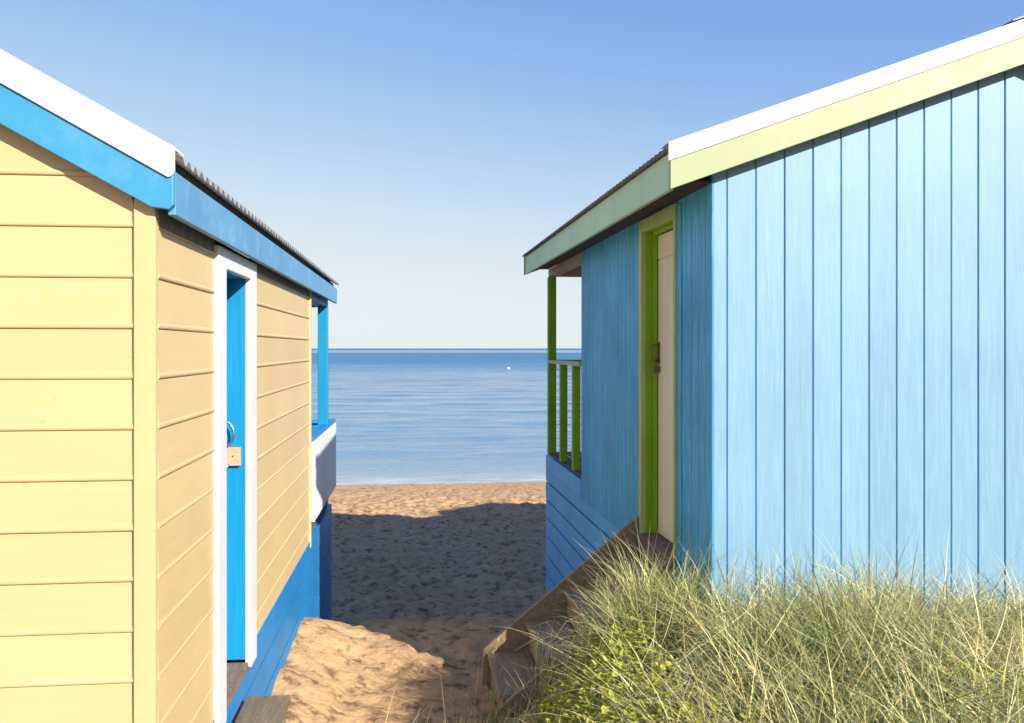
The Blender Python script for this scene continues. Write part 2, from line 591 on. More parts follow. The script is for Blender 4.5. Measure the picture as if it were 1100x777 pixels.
# ================================================================== YELLOW CABIN
def yellow_cabin():
    g = -2.4
    t = root('beach_cabin', (-0.88, 3.03, g + H))
    tag(t, 'yellow weatherboard beach cabin with bright blue door and white door frame', 'beach hut', 'beach cabins')
    zo = -g
    W, D, V = 3.4, 4.08, 5.77
    mid = -W / 2
    m = 0.555
    zb = lambda x: 0.467 + m * (-x if x > mid else (x + W))          # barge bottom line
    B = lambda mb, n, mat, p=None, bev=0.0, sm=False: mb.build(n, mat, p or t, bev, sm, zo)

    # wall: front, passage side, other side and back, one shell of boards with a backing
    w = MB()
    z_bot = -1.60
    clip = lambda z: (-W + max(0.03, (z - 0.40) / m), -max(0.066, (z - 0.52) / m))
    weatherboards(w, -W, -0.066, z_bot, 1.45, 0.1695, 0.405, lambda u, o, z: (u, -o, z), clip)
    dy0, dy1 = 0.81, 1.69
    side = lambda u, o, z: (o - 0.008, u, z)
    weatherboards(w, 0.0, 0, z_bot, 0.405, 0.1695, 0.405, side, lambda z: (0.004, dy0 + 0.012))
    weatherboards(w, 0.0, 0, z_bot, 0.405, 0.1695, 0.405, side, lambda z: (dy1 - 0.012, D - 0.035))
    weatherboards(w, 0.0, 0, z_bot, 0.46, 0.1695, 0.405, lambda u, o, z: (-W - o, u, z), lambda z: (0.0, D))
    w.prism([(-W + 0.02, z_bot), (-0.02, z_bot), (-0.02, 0.47), (mid, 1.40), (-W + 0.02, 0.47)], 0.012, 0.05, 'y')
    w.prism([(-W + 0.02, z_bot), (-0.02, z_bot), (-0.02, 0.47), (mid, 1.40), (-W + 0.02, 0.47)], D - 0.05, D - 0.004, 'y')
    w.box(-0.06, -0.014, 0.05, dy0 + 0.02, z_bot, 0.46)
    w.box(-0.06, -0.014, dy1 - 0.02, D - 0.05, z_bot, 0.46)
    w.box(-W + 0.004, -W + 0.05, 0.05, D - 0.05, z_bot, 0.46)
    wall = B(w, 'wall', M['yellow'])
    c = MB().box(-0.066, 0.004, -0.026, 0.018, z_bot - 0.02, 0.50)
    B(c, 'corner_board', M['yellow'], wall, 0.003)
    c = MB().box(-0.03, 0.019, D - 0.04, D + 0.01, z_bot, 0.46)
    B(c, 'corner_board', M['yellow'], wall, 0.003)
    f = MB().box(-0.012, 0.003, 0.02, dy0 + 0.03, 0.408, 0.50).box(-0.012, 0.003, dy1 - 0.03, D, 0.408, 0.50)
    B(f, 'frieze_board', M['greywood'], wall, 0.002)

    # base: horizontal planks down into the sand
    b = MB()
    zt = -1.555
    for i in range(7):
        a = zt - 0.205 * (i + 1) + 0.012
        j = random.uniform(-0.002, 0.002)
        if i == 0:
            b.box(-0.03, 0.012 + j, 0.0, 0.955, a, -1.652)
            b.box(-0.03, 0.012 + j, 0.955, dy1 - 0.06, a, -1.652)
            b.box(-0.03, 0.012 + j, dy1 - 0.06, V, a, zt)
        else:
            b.box(-0.03, 0.012 + j, 0.0, V, a, zt - 0.205 * i - 0.002)
    b.box(-0.05, -0.031, 0.05, V - 0.05, -3.0, -1.66)
    b.box(-W, -0.031, 0.0, 0.03, -3.0, -1.60)
    b.box(-W, -0.031, V - 0.03, V, -3.0, -1.57)
    b.box(-W, -W + 0.03, 0.031, V - 0.031, -3.0, -1.57)
    B(b, 'plinth', M['base_blue'], None, 0.002)

    # roof
    zr = lambda x: zb(x) + 0.215
    r = MB()
    y0, y1 = -0.030, 5.70
    corrugated(r, 0.092, mid, y0, y1, zr, 0.088, 0.0125)
    corrugated(r, -W - 0.092, mid, y0, y1, lambda x: zb(x) + 0.215, 0.088, 0.0125)
    roof = B(r, 'roof', M['galv'], None, 0, True)
    lin = MB()
    lin.prism([(0.04, zb(0) + 0.14), (mid, zb(mid) + 0.16), (mid, zb(mid) + 0.20), (0.04, zb(0) + 0.17)], 0.0, 5.66, 'y')
    lin.prism([(-W - 0.04, zb(0) + 0.14), (mid, zb(mid) + 0.16), (mid, zb(mid) + 0.20), (-W - 0.04, zb(0) + 0.17)], 0.0, 5.66, 'y')
    B(lin, 'roof_lining', M['darkwood'], roof)
    rc = MB().prism([(mid - 0.16, zr(mid) - 0.075), (mid, zr(mid) + 0.018), (mid + 0.16, zr(mid) - 0.075), (mid + 0.16, zr(mid) - 0.068), (mid, zr(mid) + 0.026), (mid - 0.16, zr(mid) - 0.068)], y0 - 0.01, y1, 'y')
    B(rc, 'ridge_cap', M['galv'], roof)
    # barge boards and their white capping
    bg = MB()
    bg.prism([(0.0, 0.467), (0.058, 0.460), (0.072, 0.475), (0.072, zb(0.072) + 0.175), (mid, zb(mid) + 0.18), (mid, zb(mid))], -0.062, -0.034, 'y')
    bg.prism([(-W, 0.467), (-W - 0.06, 0.46), (-W - 0.06, zb(0.06) + 0.175), (mid - 0.002, zb(mid) + 0.18), (mid - 0.002, zb(mid))], -0.062, -0.034, 'y')
    B(bg, 'barge_board', M['barge_blue'], None, 0.003)
    cap = MB()
    rnd = [(0.078 - 0.022 * (1 - math.sin(a)) , zb(0.078) + 0.142 + 0.024 * (1 - math.cos(a))) for a in (0, 0.5, 1.0, 1.57)]
    top = [(0.078, zb(0.078) + 0.232), (mid, zb(mid) + 0.238), (mid, zb(mid) + 0.142)]
    cap.prism(rnd + top, -0.0700, -0.0625, 'y')
    cap.prism([(-W - 0.08, zb(0.08) + 0.142), (-W - 0.08, zb(0.08) + 0.232), (mid - 0.002, zb(mid) + 0.238), (mid - 0.002, zb(mid) + 0.142)], -0.0700, -0.0625, 'y')
    for s in (1, -1):
        xe = 0.078 if s > 0 else -W - 0.078
        cap.prism([(xe, zb(0.078) + 0.2323), (mid + 0.001 * s, zb(mid) + 0.2383), (mid + 0.001 * s, zb(mid) + 0.2465), (xe, zb(0.078) + 0.2405)], -0.0700, 0.045, 'y')
    B(cap, 'barge_capping', M['white'])
    # eave fascia
    fa = MB().box(0.046, 0.072, -0.0335, 5.70, 0.445, 0.590)
    B(fa, 'fascia', M['fascia_blue'], None, 0.003)
    fa = MB().box(-W - 0.072, -W - 0.046, -0.0335, 5.70, 0.445, 0.598)
    B(fa, 'fascia', M['blue'], None, 0.003)

    # door: frame, reveal, leaf
    fr = MB()
    zs, zt = -1.67, 0.446
    fr.box(-0.008, 0.024, dy0, 0.965, zs, zt)
    fr.box(-0.008, 0.024, 1.54, dy1, zs + 0.03, zt)
    fr.box(-0.008, 0.024, 0.967, 1.538, 0.355, zt)
    frame = B(fr, 'door_frame', M['white'], None, 0.004)
    rv = MB()
    rv.box(-0.17, -0.009, 1.541, 1.575, -1.60, 0.40)
    rv.box(-0.17, -0.009, 0.93, 0.964, -1.60, 0.40)
    rv.box(-0.17, -0.009, 0.965, 1.540, 0.356, 0.40)
    B(rv, 'door_lining', M['blue'], frame, 0.002)
    sl = MB().box(-0.17, 0.010, 0.966, 1.539, -1.65, -1.612)
    B(sl, 'sill', M['sill'], frame, 0.004)
    lb = MB().box(-0.100, -0.028, 1.516, 1.5405, -0.600, -0.507)
    blk = B(lb, 'latch_block', M['rawpink'], frame, 0.002)
    sc_ = MB().tube([(-0.064, 1.5155, -0.55), (-0.064, 1.513, -0.55)], 0.004, 10)
    B(sc_, 'screw', M['rustysteel'], blk)
    d = MB()
    for i in range(5):
        a = 0.966 + 0.1146 * i
        d.box(-0.145, -0.105, a + 0.002, a + 0.1126, -1.610, 0.354)
    d.box(-0.148, -0.115, 0.967, 1.539, -1.609, 0.353)
    door = B(d, 'door', M['blue'], None, 0.003)
    hd = MB().tube(half_ring((-0.105, 1.50, -0.435), 0.065, 1), 0.006, 8)
    B(hd, 'door_handle', M['steel'], door, 0, True)
    kn = MB().tube([(-0.105, 1.495, -0.60), (-0.085, 1.495, -0.60), (-0.080, 1.495, -0.60)], [0.008, 0.014, 0.010], 10)
    B(kn, 'latch_knob', M['steel'], door, 0, True)

    # verandah
    dk = MB()
    for i in range(24):
        x1 = -0.02 - i * 0.14
        dk.box(max(-W + 0.02, x1 - 0.135), x1, D + 0.012, V - 0.005, -1.569, -1.535)
    B(dk, 'verandah_deck', M['deck'])
    hb = MB().box(-0.10, -0.005, D + 0.011, 5.60, 0.40, 0.53)
    hb.box(-W + 0.005, -0.101, 5.50, 5.60, 0.40, 0.53)
    hb.box(-W + 0.005, -W + 0.1, D + 0.011, 5.499, 0.40, 0.53)
    B(hb, 'verandah_beam', M['base_blue'], None, 0.003)
    for px in (-0.075, -W / 2 - 0.5, -W + 0.0):
        B(MB().box(px, px + 0.092, 5.33, 5.42, -1.534, 0.399), 'verandah_post', M['blue'], None, 0.004)
    # white boarded balustrade on the passage side, fixed outside the deck
    bl = MB()
    ya, yb = D + 0.0, 5.95
    n = 15
    for i in range(n):
        a = ya + 0.02 + (yb - ya - 0.02) * i / n
        bb = ya + 0.02 + (yb - ya - 0.02) * (i + 1) / n
        bl.box(0.0195, 0.040, a + 0.005, bb - 0.005, -1.405, -0.755)
    bl.box(0.0135, 0.019, D + 0.012, yb, -1.40, -0.76)
    bal = B(bl, 'balustrade', M['white'], None, 0.002)
    tr = MB().box(-0.075, 0.034, D + 0.012, yb + 0.01, -0.753, -0.722)
    B(tr, 'top_rail', M['base_blue'], bal, 0.004)
    fb = MB()
    for i in range(14):
        x1 = -0.09 - i * 0.235
        fb.box(x1 - 0.228, x1, 5.83, 5.85, -1.40, -0.756)
    fb.box(-W, -0.085, 5.855, 5.87, -1.38, -0.78)
    fb.box(-0.3, -0.2, 5.75, 5.829, -1.53, -0.757)
    sb = B(fb, 'balustrade', M['blue'], None, 0.002)
    B(MB().box(-W, -0.078, 5.80, 5.90, -0.753, -0.720), 'top_rail', M['base_blue'], sb, 0.004)
    return t


yellow_cabin()


# ================================================================== PALE BLUE CABIN
def blue_cabin():
    g = -2.85
    A = R(1.2757)
    t = root('beach_cabin', (1.555, 4.49, g + H), A)
    tag(t, 'pale blue vertical-board beach cabin with lime barge board and cream door', 'beach hut', 'beach cabins')
    zo = -g
    W, D, V = 3.69, 3.355, 5.25
    mid = W / 2
    m = 0.366
    e = -0.26
    zb = lambda a: 0.826 + m * ((a if a < mid else W - a) - e)
    B = lambda mb, n, mat, p=None, bev=0.0, sm=False: mb.build(n, mat, p or t, bev, sm, zo)
    zw = -2.0
    # front wall
    w = MB()
    top = lambda a: zb(a) + 0.10
    vboards(w, 0.0125, mid, 0.088, 0.1625, zw, top, lambda u, o, z: (u, 0.0100 - o, z))
    vboards(w, mid, W, 0.088, 0.1625, zw, top, lambda u, o, z: (u, 0.0100 - o, z))
    fw = B(w, 'front_wall', M['sky_blue'])
    w = MB()
    w.prism([(0.0135, zw), (W - 0.002, zw), (W - 0.002, zb(0) + 0.1), (mid, zb(mid) + 0.1), (0.0135, zb(0) + 0.1)], 0.0105, 0.05, 'y')
    B(w, 'joint_backing', M['joint_blue'], fw)
    # passage wall and the rest of the shell
    d0, d1 = 0.56, 1.355
    w = MB()
    zt = zb(0) + 0.09
    pl = lambda u, o, z: (0.012 - o, u, z)
    vboards(w, 0.0, d0 + 0.008, 0.10, 0.112, -2.0, lambda u: zt, pl, 0.005, 0.009)
    vboards(w, d1 - 0.01, D, 0.10, 0.112, -1.375, lambda u: zt, pl, 0.005, 0.009)
    w.box(0.013, 0.05, 0.051, d0 + 0.02, -2.0, zt)
    vboards(w, d0 + 0.008, d1 - 0.01, 0.10, 0.112, 0.87, lambda u: zt, pl, 0.005, 0.009)
    w.box(0.013, 0.05, d0 + 0.021, d1 - 0.021, 0.87, zt)
    w.box(0.013, 0.05, d1 - 0.02, D - 0.002, -1.37, zt)
    w.box(0.013, 0.05, d0 + 0.021, d1 - 0.021, -1.62, -1.29)
    w.box(W - 0.05, W - 0.002, 0.051, D - 0.002, -2.8, zt)
    w.prism([(0.051, -1.37), (W - 0.051, -1.37), (W - 0.051, zt), (mid, zb(mid) + 0.1), (0.051, zt)], D - 0.05, D - 0.003, 'y')
    B(w, 'side_wall', M['weather_blue_fill'])
    # plinth planks
    b = MB()
    zc = [-1.375, -1.507, -1.712, -1.915, -2.12, -2.33, -2.55, -2.76, -2.97, -3.2]
    for i in range(len(zc) - 1):
        j = random.uniform(-0.0015, 0.0015)
        b.box(-0.004 + j, 0.02, 0.02 if i > 0 else d1 - 0.01, V, zc[i + 1] + 0.010, zc[i] - (0.010 if i else 0.001))
    b.box(0.030, 0.05, 0.06, V - 0.03, -3.2, -1.39)
    b.box(0.021, W, V - 0.03, V, -3.2, -1.26)
    b.box(-0.004, 0.02, D + 0.001, V, -1.374, -1.21)
    B(b, 'plinth', M['plinth_blue'], None, 0.003)
    # roof
    zr = lambda a: zb(a) + 0.215
    r = MB()
    y0, y1 = -0.100, 5.13
    corrugated(r, e - 0.035, mid, y0, y1, zr)
    corrugated(r, W - e + 0.035, mid, y0, y1, zr)
    roof = B(r, 'roof', M['galvdark'], None, 0, True)
    lin = MB()
    for s in (0, 1):
        x0 = e + 0.03 if s == 0 else W - e - 0.03
        lin.prism([(x0, zb(e + .03) + 0.102), (mid, zb(mid) + 0.105), (mid, zb(mid) + 0.14), (x0, zb(e + .03) + 0.135)], -0.055, 5.10, 'y')
    B(lin, 'roof_lining', M['darkwood'], roof)
    zm = zr(mid)
    rc = MB().prism([(mid - 0.17, zm - 0.020), (mid, zm + 0.042), (mid + 0.17, zm - 0.020), (mid + 0.17, zm - 0.013), (mid, zm + 0.052), (mid - 0.17, zm - 0.013)], y0 - 0.012, y1, 'y')
    B(rc, 'ridge_cap', M['galvdark'], roof)
    bg = MB()
    for s in (0, 1):
        x0 = e if s == 0 else W - e
        xm = mid - 0.0015 if s == 0 else mid + 0.0015
        bg.prism([(x0, zb(e)), (x0, zb(e) + 0.18), (xm, zb(mid) + 0.18), (xm, zb(mid))], -0.105, -0.078, 'y')
    B(bg, 'barge_board', M['lime'], None, 0.003)
    fb = MB()
    for s in (0, 1):
        x0 = e - 0.012 if s == 0 else W - e + 0.012
        xm = mid - 0.0015 if s == 0 else mid + 0.0015
        fb.prism([(x0, zb(e) - 0.008), (x0, zb(e) + 0.20), (xm, zb(mid) + 0.20), (xm, zb(mid))], 5.121, 5.147, 'y')
    B(fb, 'barge_board', M['green'], None, 0.003)
    cp = MB()
    for s in (0, 1):
        x0 = e - 0.012 if s == 0 else W - e + 0.012
        xm = mid - 0.002 if s == 0 else mid + 0.002
        z0 = zb(e - 0.012)
        cp.prism([(x0, z0 + 0.150), (x0, z0 + 0.2405), (xm, zb(mid) + 0.2405), (xm, zb(mid) + 0.150)], -0.1130, -0.1055, 'y')
        cp.prism([(x0, z0 + 0.241), (x0, z0 + 0.247), (xm, zb(mid) + 0.247), (xm, zb(mid) + 0.241)], -0.1130, 0.03, 'y')
    B(cp, 'barge_capping', M['white'], None, 0.002)
    cz = MB().box(mid - 0.028, mid + 0.028, -0.121, -0.1135, zb(mid) + 0.13, zb(mid) + 0.262)
    B(cz, 'barge_joint_plate', M['galv'], None, 0.003)
    for x0, x1 in ((e, e + 0.026), (W - e - 0.026, W - e)):
        B(MB().box(x0, x1, -0.077, 5.12, 0.826, 1.020), 'fascia', M['mint'], None, 0.003)
    sf = MB().box(e + 0.027, 0.0, 0.0, 5.118, 0.884, 0.896)
    B(sf, 'soffit', M['darkwood'])

    # door
    fr = MB()
    zs, zt2 = -1.262, 0.868
    fr.box(-0.020, 0.013, d0, d0 + 0.035, zs, zt2)
    fr.box(-0.020, 0.013, 1.285, d1, zs, zt2)
    fr.box(-0.020, 0.013, d0 + 0.036, 1.284, 0.790, zt2)
    frame = B(fr, 'door_frame', M['green_edge'], None, 0.003)
    rv = MB()
    rv.box(0.0135, 0.16, 1.286, 1.32, zs, 0.83)
    rv.box(0.0135, 0.16, d0, d0 + 0.034, zs, 0.83)
    rv.box(0.0135, 0.16, d0 + 0.035, 1.285, 0.792, 0.83)
    rv.box(0.060, 0.088, 1.262, 1.2855, zs, 0.79)
    rv.box(0.060, 0.088, d0 + 0.035, 1.2615, 0.768, 0.7915)
    B(rv, 'door_lining', M['green'], frame, 0.002)
    sl = MB().box(-0.03, 0.16, d0 + 0.036, 1.284, -1.30, -1.263)
    B(sl, 'sill', M['sill'], frame, 0.004)
    B(MB().box(-0.035, 0.011, d0 + 0.02, 1.30, -1.52, -1.302), 'threshold_board', M['sill'], frame, 0.004)
    gp = MB().box(-0.006, 0.006, d0 - 0.07, d0 - 0.002, -1.5, 0.86)
    B(gp, 'cover_strip', M['weather_blue_fill'], frame, 0.002)
    d = MB()
    y_a, y_b = d0 + 0.037, 1.283
    n = 6
    for i in range(n):
        a = y_a + (y_b - y_a) * i / n
        bb = y_a + (y_b - y_a) * (i + 1) / n
        d.box(0.094, 0.115, a + 0.003, bb - 0.003, -1.258, 0.60)
    d.box(0.092, 0.115, y_a, y_b, 0.606, 0.764)
    d.box(0.101, 0.13, y_a + 0.001, y_b - 0.001, -1.258, 0.763)
    door = B(d, 'door', M['cream'], None, 0.003)
    h = MB()
    zc = -0.03
    pts = [(0.094, 1.235, zc + 0.055), (0.05, 1.235, zc + 0.055), (0.035, 1.235, zc + 0.03), (0.030, 1.235, zc), (0.035, 1.235, zc - 0.03), (0.05, 1.235, zc - 0.055), (0.094, 1.235, zc - 0.055)]
    h.tube(pts, 0.005, 8)
    h.box(0.089, 0.0935, 1.222, 1.248, zc - 0.072, zc + 0.072)
    B(h, 'door_handle', M['rustysteel'], door, 0, True)
    lk = MB().box(0.060, 0.0935, 1.215, 1.25, -0.165, -0.120)
    lk.tube([(0.077, 1.220, -0.122), (0.077, 1.220, -0.095), (0.077, 1.232, -0.085), (0.077, 1.245, -0.095), (0.077, 1.245, -0.122)], 0.0035, 6)
    B(lk, 'padlock', M['rustysteel'], door, 0.003)

    # verandah
    dk = MB()
    x = 0.021
    while x < W:
        dk.box(x, min(W, x + 0.135), D + 0.004, V + 0.02, -1.205 if x > 0.03 else -1.209, -1.18)
        x += 0.14
    B(dk, 'verandah_deck', M['deck'])
    bm_ = MB().box(0.0, 0.09, D + 0.004, 5.11, 0.80, 0.8835)
    bm_.box(0.091, W - 0.091, 5.02, 5.11, 0.80, 0.93)
    bm_.box(W - 0.09, W, D + 0.004, 5.11, 0.80, 0.93)
    B(bm_, 'verandah_beam', M['beige'], None, 0.003)
    ce = MB().box(0.092, W - 0.092, D + 0.004, 5.098, 0.931, 0.945)
    B(ce, 'verandah_ceiling', M['beige'])
    for px in (0.0, 1.2, 2.4, W - 0.088):
        B(MB().box(px, px + 0.088, 5.09, 5.178, -1.179, 0.799), 'verandah_post', M['green'], None, 0.004)
    rail = MB().box(-0.012, 0.088, D + 0.02, 5.0895, -0.168, -0.130)
    rl = B(rail, 'side_rail', M['green_edge'], None, 0.003)
    for y in (4.43, 3.78):
        B(MB().box(0.006, 0.078, y - 0.04, y + 0.04, -1.179, -0.1685), 'baluster', M['green'], rl, 0.003)
    cb = MB()
    for i in range(12):
        z = -0.235 - i * 0.078
        cb.tube([(0.042, D + 0.02, z), (0.042, 5.13, z)], 0.0025, 6)
    B(cb, 'wire', M['steel'], rl)
    fr_ = MB().box(0.089, 1.199, 5.09, 5.178, -0.166, -0.128).box(1.289, 2.399, 5.09, 5.178, -0.166, -0.128).box(2.489, W - 0.089, 5.09, 5.178, -0.166, -0.128)
    rf = B(fr_, 'front_rail', M['green'], None, 0.003)
    cb = MB()
    for i in range(12):
        z = -0.235 - i * 0.078
        cb.tube([(0.05, 5.134, z), (W - 0.05, 5.134, z)], 0.0025, 6)
    B(cb, 'wire', M['steel'], rf)
    return t


blue_cabin()


# ================================================================== next cabin along the row (only its shadow reaches the beach in view)
def neighbour_cabin():
    g = -2.9
    t = root('beach_cabin', (6.02, 3.55, g + H), R(1.6))
    tag(t, 'plain white weatherboard beach cabin standing beyond the pale blue one', 'beach hut', 'beach cabins')
    zo = -g
    W, D = 3.5, 5.1
    mid = W / 2
    m = 0.36
    w = MB()
    zt = lambda x: 1.80 + m * (x if x < mid else W - x)
    clip = lambda z: (max(0, (z - 1.80) / m), W - max(0, (z - 1.80) / m))
    weatherboards(w, 0, W, -2.8, 2.44, 0.17, 0.4, lambda u, o, z: (u, -o, z), clip, False)
    weatherboards(w, 0, W, -2.8, 2.44, 0.17, 0.4, lambda u, o, z: (u, D + o, z), clip, False)
    weatherboards(w, 0, D, -2.8, 1.80, 0.17, 0.4, lambda u, o, z: (-o, u, z), None, False)
    weatherboards(w, 0, D, -2.8, 1.80, 0.17, 0.4, lambda u, o, z: (W + o, u, z), None, False)
    w.build('wall', M['white'], t, zoff=zo)
    r = MB()
    corrugated(r, -0.22, mid, -0.2, D + 0.8, lambda x: 1.86 + m * x)
    corrugated(r, W + 0.22, mid, -0.2, D + 0.8, lambda x: 1.86 + m * (W - x))
    r.build('roof', M['galv'], t, smooth=True, zoff=zo)
    b = MB()
    for s in (0, 1):
        x0 = -0.2 if s == 0 else W + 0.2
        xm = mid - 0.002 if s == 0 else mid + 0.002
        za = 1.80 - 0.2 * m
        b.prism([(x0, za - 0.08), (x0, za + 0.06), (xm, 1.80 + m * mid + 0.06), (xm, 1.80 + m * mid - 0.08)], -0.19, -0.165, 'y')
    b.build('barge_board', M['green'], t, 0.003, zoff=zo)
    d = MB().box(1.3, 2.2, -0.04, 0.0, -2.0, 0.1)
    d.build('door', M['green'], t, 0.003, zoff=zo)


neighbour_cabin()


# ================================================================== steps to the cream door
def steps():
    A = R(1.2757)
    t = root('timber_steps', (0.98, 5.45, -2.45 + H), A)
    tag(t, 'open brown timber steps climbing from the sand to the cream door', 'steps')
    # local: x along the climb (towards the wall), y along the wall; wall face near x = +0.55
    noses = [(-0.515, -2.045), (-0.255, -1.838), (0.005, -1.632), (0.265, -1.425)]
    zo = 2.45
    ya, yb = -0.36, 0.36
    sl = (noses[-1][1] - noses[0][1]) / (noses[-1][0] - noses[0][0])
    for y in (ya - 0.042, yb + 0.002):
        s = MB()
        x0, z0 = noses[0][0] - 0.03, noses[0][1] + 0.035
        xe = 0.535
        if y < 0:
            z0 -= 0.10
        s.prism([(x0, z0 - 0.32), (x0, z0 - 0.02), (x0 + 0.02, z0), (xe, z0 + (xe - x0) * sl), (xe, z0 + (xe - x0) * sl - 0.30), (x0 + 0.30, z0 - 0.32)], y, y + 0.040, 'y')
        s.build('stringer', M['stair'], t, 0.003, zoff=zo)
    for i, (x, z) in enumerate(noses):
        MB().box(x, x + 0.285, ya, yb, z - 0.035, z).build('tread', M['stair'], t, 0.004, zoff=zo)
        MB().box(x + 0.022, x + 0.040, ya + 0.002, yb - 0.002, z - 0.19, z - 0.036).build('riser', M['stair'], t, 0.002, zoff=zo)


steps()

# doorstep below the bright blue door
t = root('doorstep', (-0.735, 3.95, -2.1 + H))
tag(t, 'low brown board doorstep under the bright blue door', 'doorstep')
MB().box(-0.105, 0.105, -0.42, 0.42, 0.35, 0.39).build('tread', M['stepwood'], t, 0.005)
for y in (-0.36, 0.30):
    MB().box(-0.09, 0.09, y, y + 0.06, -0.25, 0.349).build('leg', M['greywood'], t, 0.003)

# buoy far out
t = root('buoy', (14.2, 137.5, 0.0))
tag(t, 'tiny pale yellow buoy floating far out on the sea', 'buoy')
k = NT('buoy_yellow')
k.color((0.80, 0.82, 0.35))
k.p.inputs['Roughness'].default_value = 0.4
MB().lathe(0, 0, [(0.05, -0.2), (0.17, -0.12), (0.22, 0.03), (0.22, 0.12), (0.15, 0.23), (0.06, 0.28)]).build('float', k.m, t, smooth=True)
MB().lathe(0, 0, [(0.03, 0.28), (0.03, 0.32), (0.05, 0.34), (0.03, 0.37)], 10).build('lifting_ring', M['white'], t)


# ================================================================== dune grass
def leaf_material(name, stops, trans=0.16, rough=0.42):
    k = NT(name)
    geo = k.n('ShaderNodeNewGeometry')
    uv = k.n('ShaderNodeUVMap')
    sp = k.n('ShaderNodeSeparateXYZ')
    k.l(uv.outputs[0], sp.inputs[0])
    col = k.ramp(k.math('MULTIPLY_ADD', geo.outputs['Random Per Island'], 0.6, k.math('MULTIPLY', sp.outputs[0], 0.4)), stops)
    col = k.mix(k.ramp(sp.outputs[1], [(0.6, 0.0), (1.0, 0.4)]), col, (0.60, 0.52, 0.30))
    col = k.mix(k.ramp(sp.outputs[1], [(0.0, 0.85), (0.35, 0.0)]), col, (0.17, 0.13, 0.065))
    k.color(col)
    k.p.inputs['Roughness'].default_value = rough
    k.p.inputs['Specular IOR Level'].default_value = 0.35
    tr = k.n('ShaderNodeBsdfTranslucent')
    k.l(col, tr.inputs['Color'])
    mx = k.n('ShaderNodeMixShader')
    mx.inputs[0].default_value = trans
    k.l(k.p.outputs[0], mx.inputs[1])
    k.l(tr.outputs[0], mx.inputs[2])
    k.l(mx.outputs[0], k.out.inputs['Surface'])
    return k.m


def blades(name, base, direction, length, width, droop, lean, tint, mat, seg=5):
    """base (n,3), direction angle (n), lean from vertical at the root (n), droop = extra bend to the tip (n)"""
    n = len(base)
    T = np.linspace(0, 1, seg + 1)
    P = np.zeros((n, seg + 1, 3))
    P[:, 0] = base
    ch, sh = np.cos(direction), np.sin(direction)
    tw = rng.normal(0, 0.25, n)
    for i in range(seg):
        tm = (T[i] + T[i + 1]) / 2
        ang = lean + droop * tm ** 1.4
        dl = length / seg
        dd = direction + tw * tm
        P[:, i + 1, 0] = P[:, i, 0] + np.sin(ang) * np.cos(dd) * dl
        P[:, i + 1, 1] = P[:, i, 1] + np.sin(ang) * np.sin(dd) * dl
        P[:, i + 1, 2] = P[:, i, 2] + np.cos(ang) * dl
    roll = rng.uniform(0, np.pi, n)
    side = np.stack([np.cos(direction + roll + 1.57), np.sin(direction + roll + 1.57), np.zeros(n)], 1)
    ws = np.array([0.75, 1.0, 0.95, 0.75, 0.45, 0.06]) if seg == 5 else np.linspace(1, 0.06, seg + 1)
    L = P - side[:, None] * (width[:, None] * ws[None])[..., None] * 0.5
    Rr = P + side[:, None] * (width[:, None] * ws[None])[..., None] * 0.5
    V = np.stack([L, Rr], 2).reshape(-1, 3)
    per = 2 * (seg + 1)
    q = np.array([[2 * i, 2 * i + 1, 2 * i + 3, 2 * i + 2] for i in range(seg)])
    Fc = (np.arange(n)[:, None, None] * per + q[None]).reshape(-1, 4)
    me = bpy.data.meshes.new(name)
    me.vertices.add(len(V))
    me.vertices.foreach_set('co', V.astype(np.float32).ravel())
    me.loops.add(Fc.size)
    me.loops.foreach_set('vertex_index', Fc.astype(np.int32).ravel())
    me.polygons.add(len(Fc))
    me.polygons.foreach_set('loop_start', np.arange(0, Fc.size, 4, dtype=np.int32))
    me.polygons.foreach_set('use_smooth', np.ones(len(Fc), dtype=bool))
    me.update(calc_edges=True)
    uvv = np.zeros((n, seg + 1, 2, 2))
    uvv[..., 0] = tint[:, None, None]
    uvv[..., 1] = T[None, :, None]
    uvv = uvv.reshape(-1, 2)
    ul = me.uv_layers.new(name='UVMap')
    ul.data.foreach_set('uv', uvv[Fc.ravel()].astype(np.float32).ravel())
    me.materials.append(mat)
    o = bpy.data.objects.new(name, me)
    COL.objects.link(o)
    o['kind'] = 'stuff'
    return o


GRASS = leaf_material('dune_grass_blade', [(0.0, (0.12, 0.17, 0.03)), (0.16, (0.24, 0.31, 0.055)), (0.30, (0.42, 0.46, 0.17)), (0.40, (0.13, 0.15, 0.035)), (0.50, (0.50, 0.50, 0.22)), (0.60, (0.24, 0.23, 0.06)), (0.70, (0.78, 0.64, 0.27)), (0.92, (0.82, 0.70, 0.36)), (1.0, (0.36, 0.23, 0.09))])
LEAF = leaf_material('creeper_leaf', [(0.0, (0.26, 0.32, 0.02)), (0.4, (0.42, 0.46, 0.03)), (0.75, (0.56, 0.55, 0.06)), (1.0, (0.62, 0.54, 0.12))], 0.25, 0.45)

bx, bd, bl, bw, bo, be, bt = [], [], [], [], [], [], []


def put(x, y, ang, ln, wd, dr, le, dz=-0.01):
    if y > 2.8 and x / y < 0.23 and math.cos(ang) < 0 and rr.random() < 0.8:
        ang = math.pi - ang                      # blades by the steps lean up the dune, away from them
    bx.append((x, y, ground(x, y) + H + dz))
    bd.append(ang)
    bl.append(ln)
    bw.append(wd)
    bo.append(dr)
    be.append(le)
    t_ = 0.50 + 1.25 * noise.noise(Vector((x * 1.5 + 7, y * 1.5, 2))) + 0.25 * noise.noise(Vector((x * 5, y * 5, 6)))
    bt.append(min(1.0, max(0.0, t_)))


rr = random.Random(5)


def wallfree(x, y):
    return not (x > 1.45 and y > 4.43)


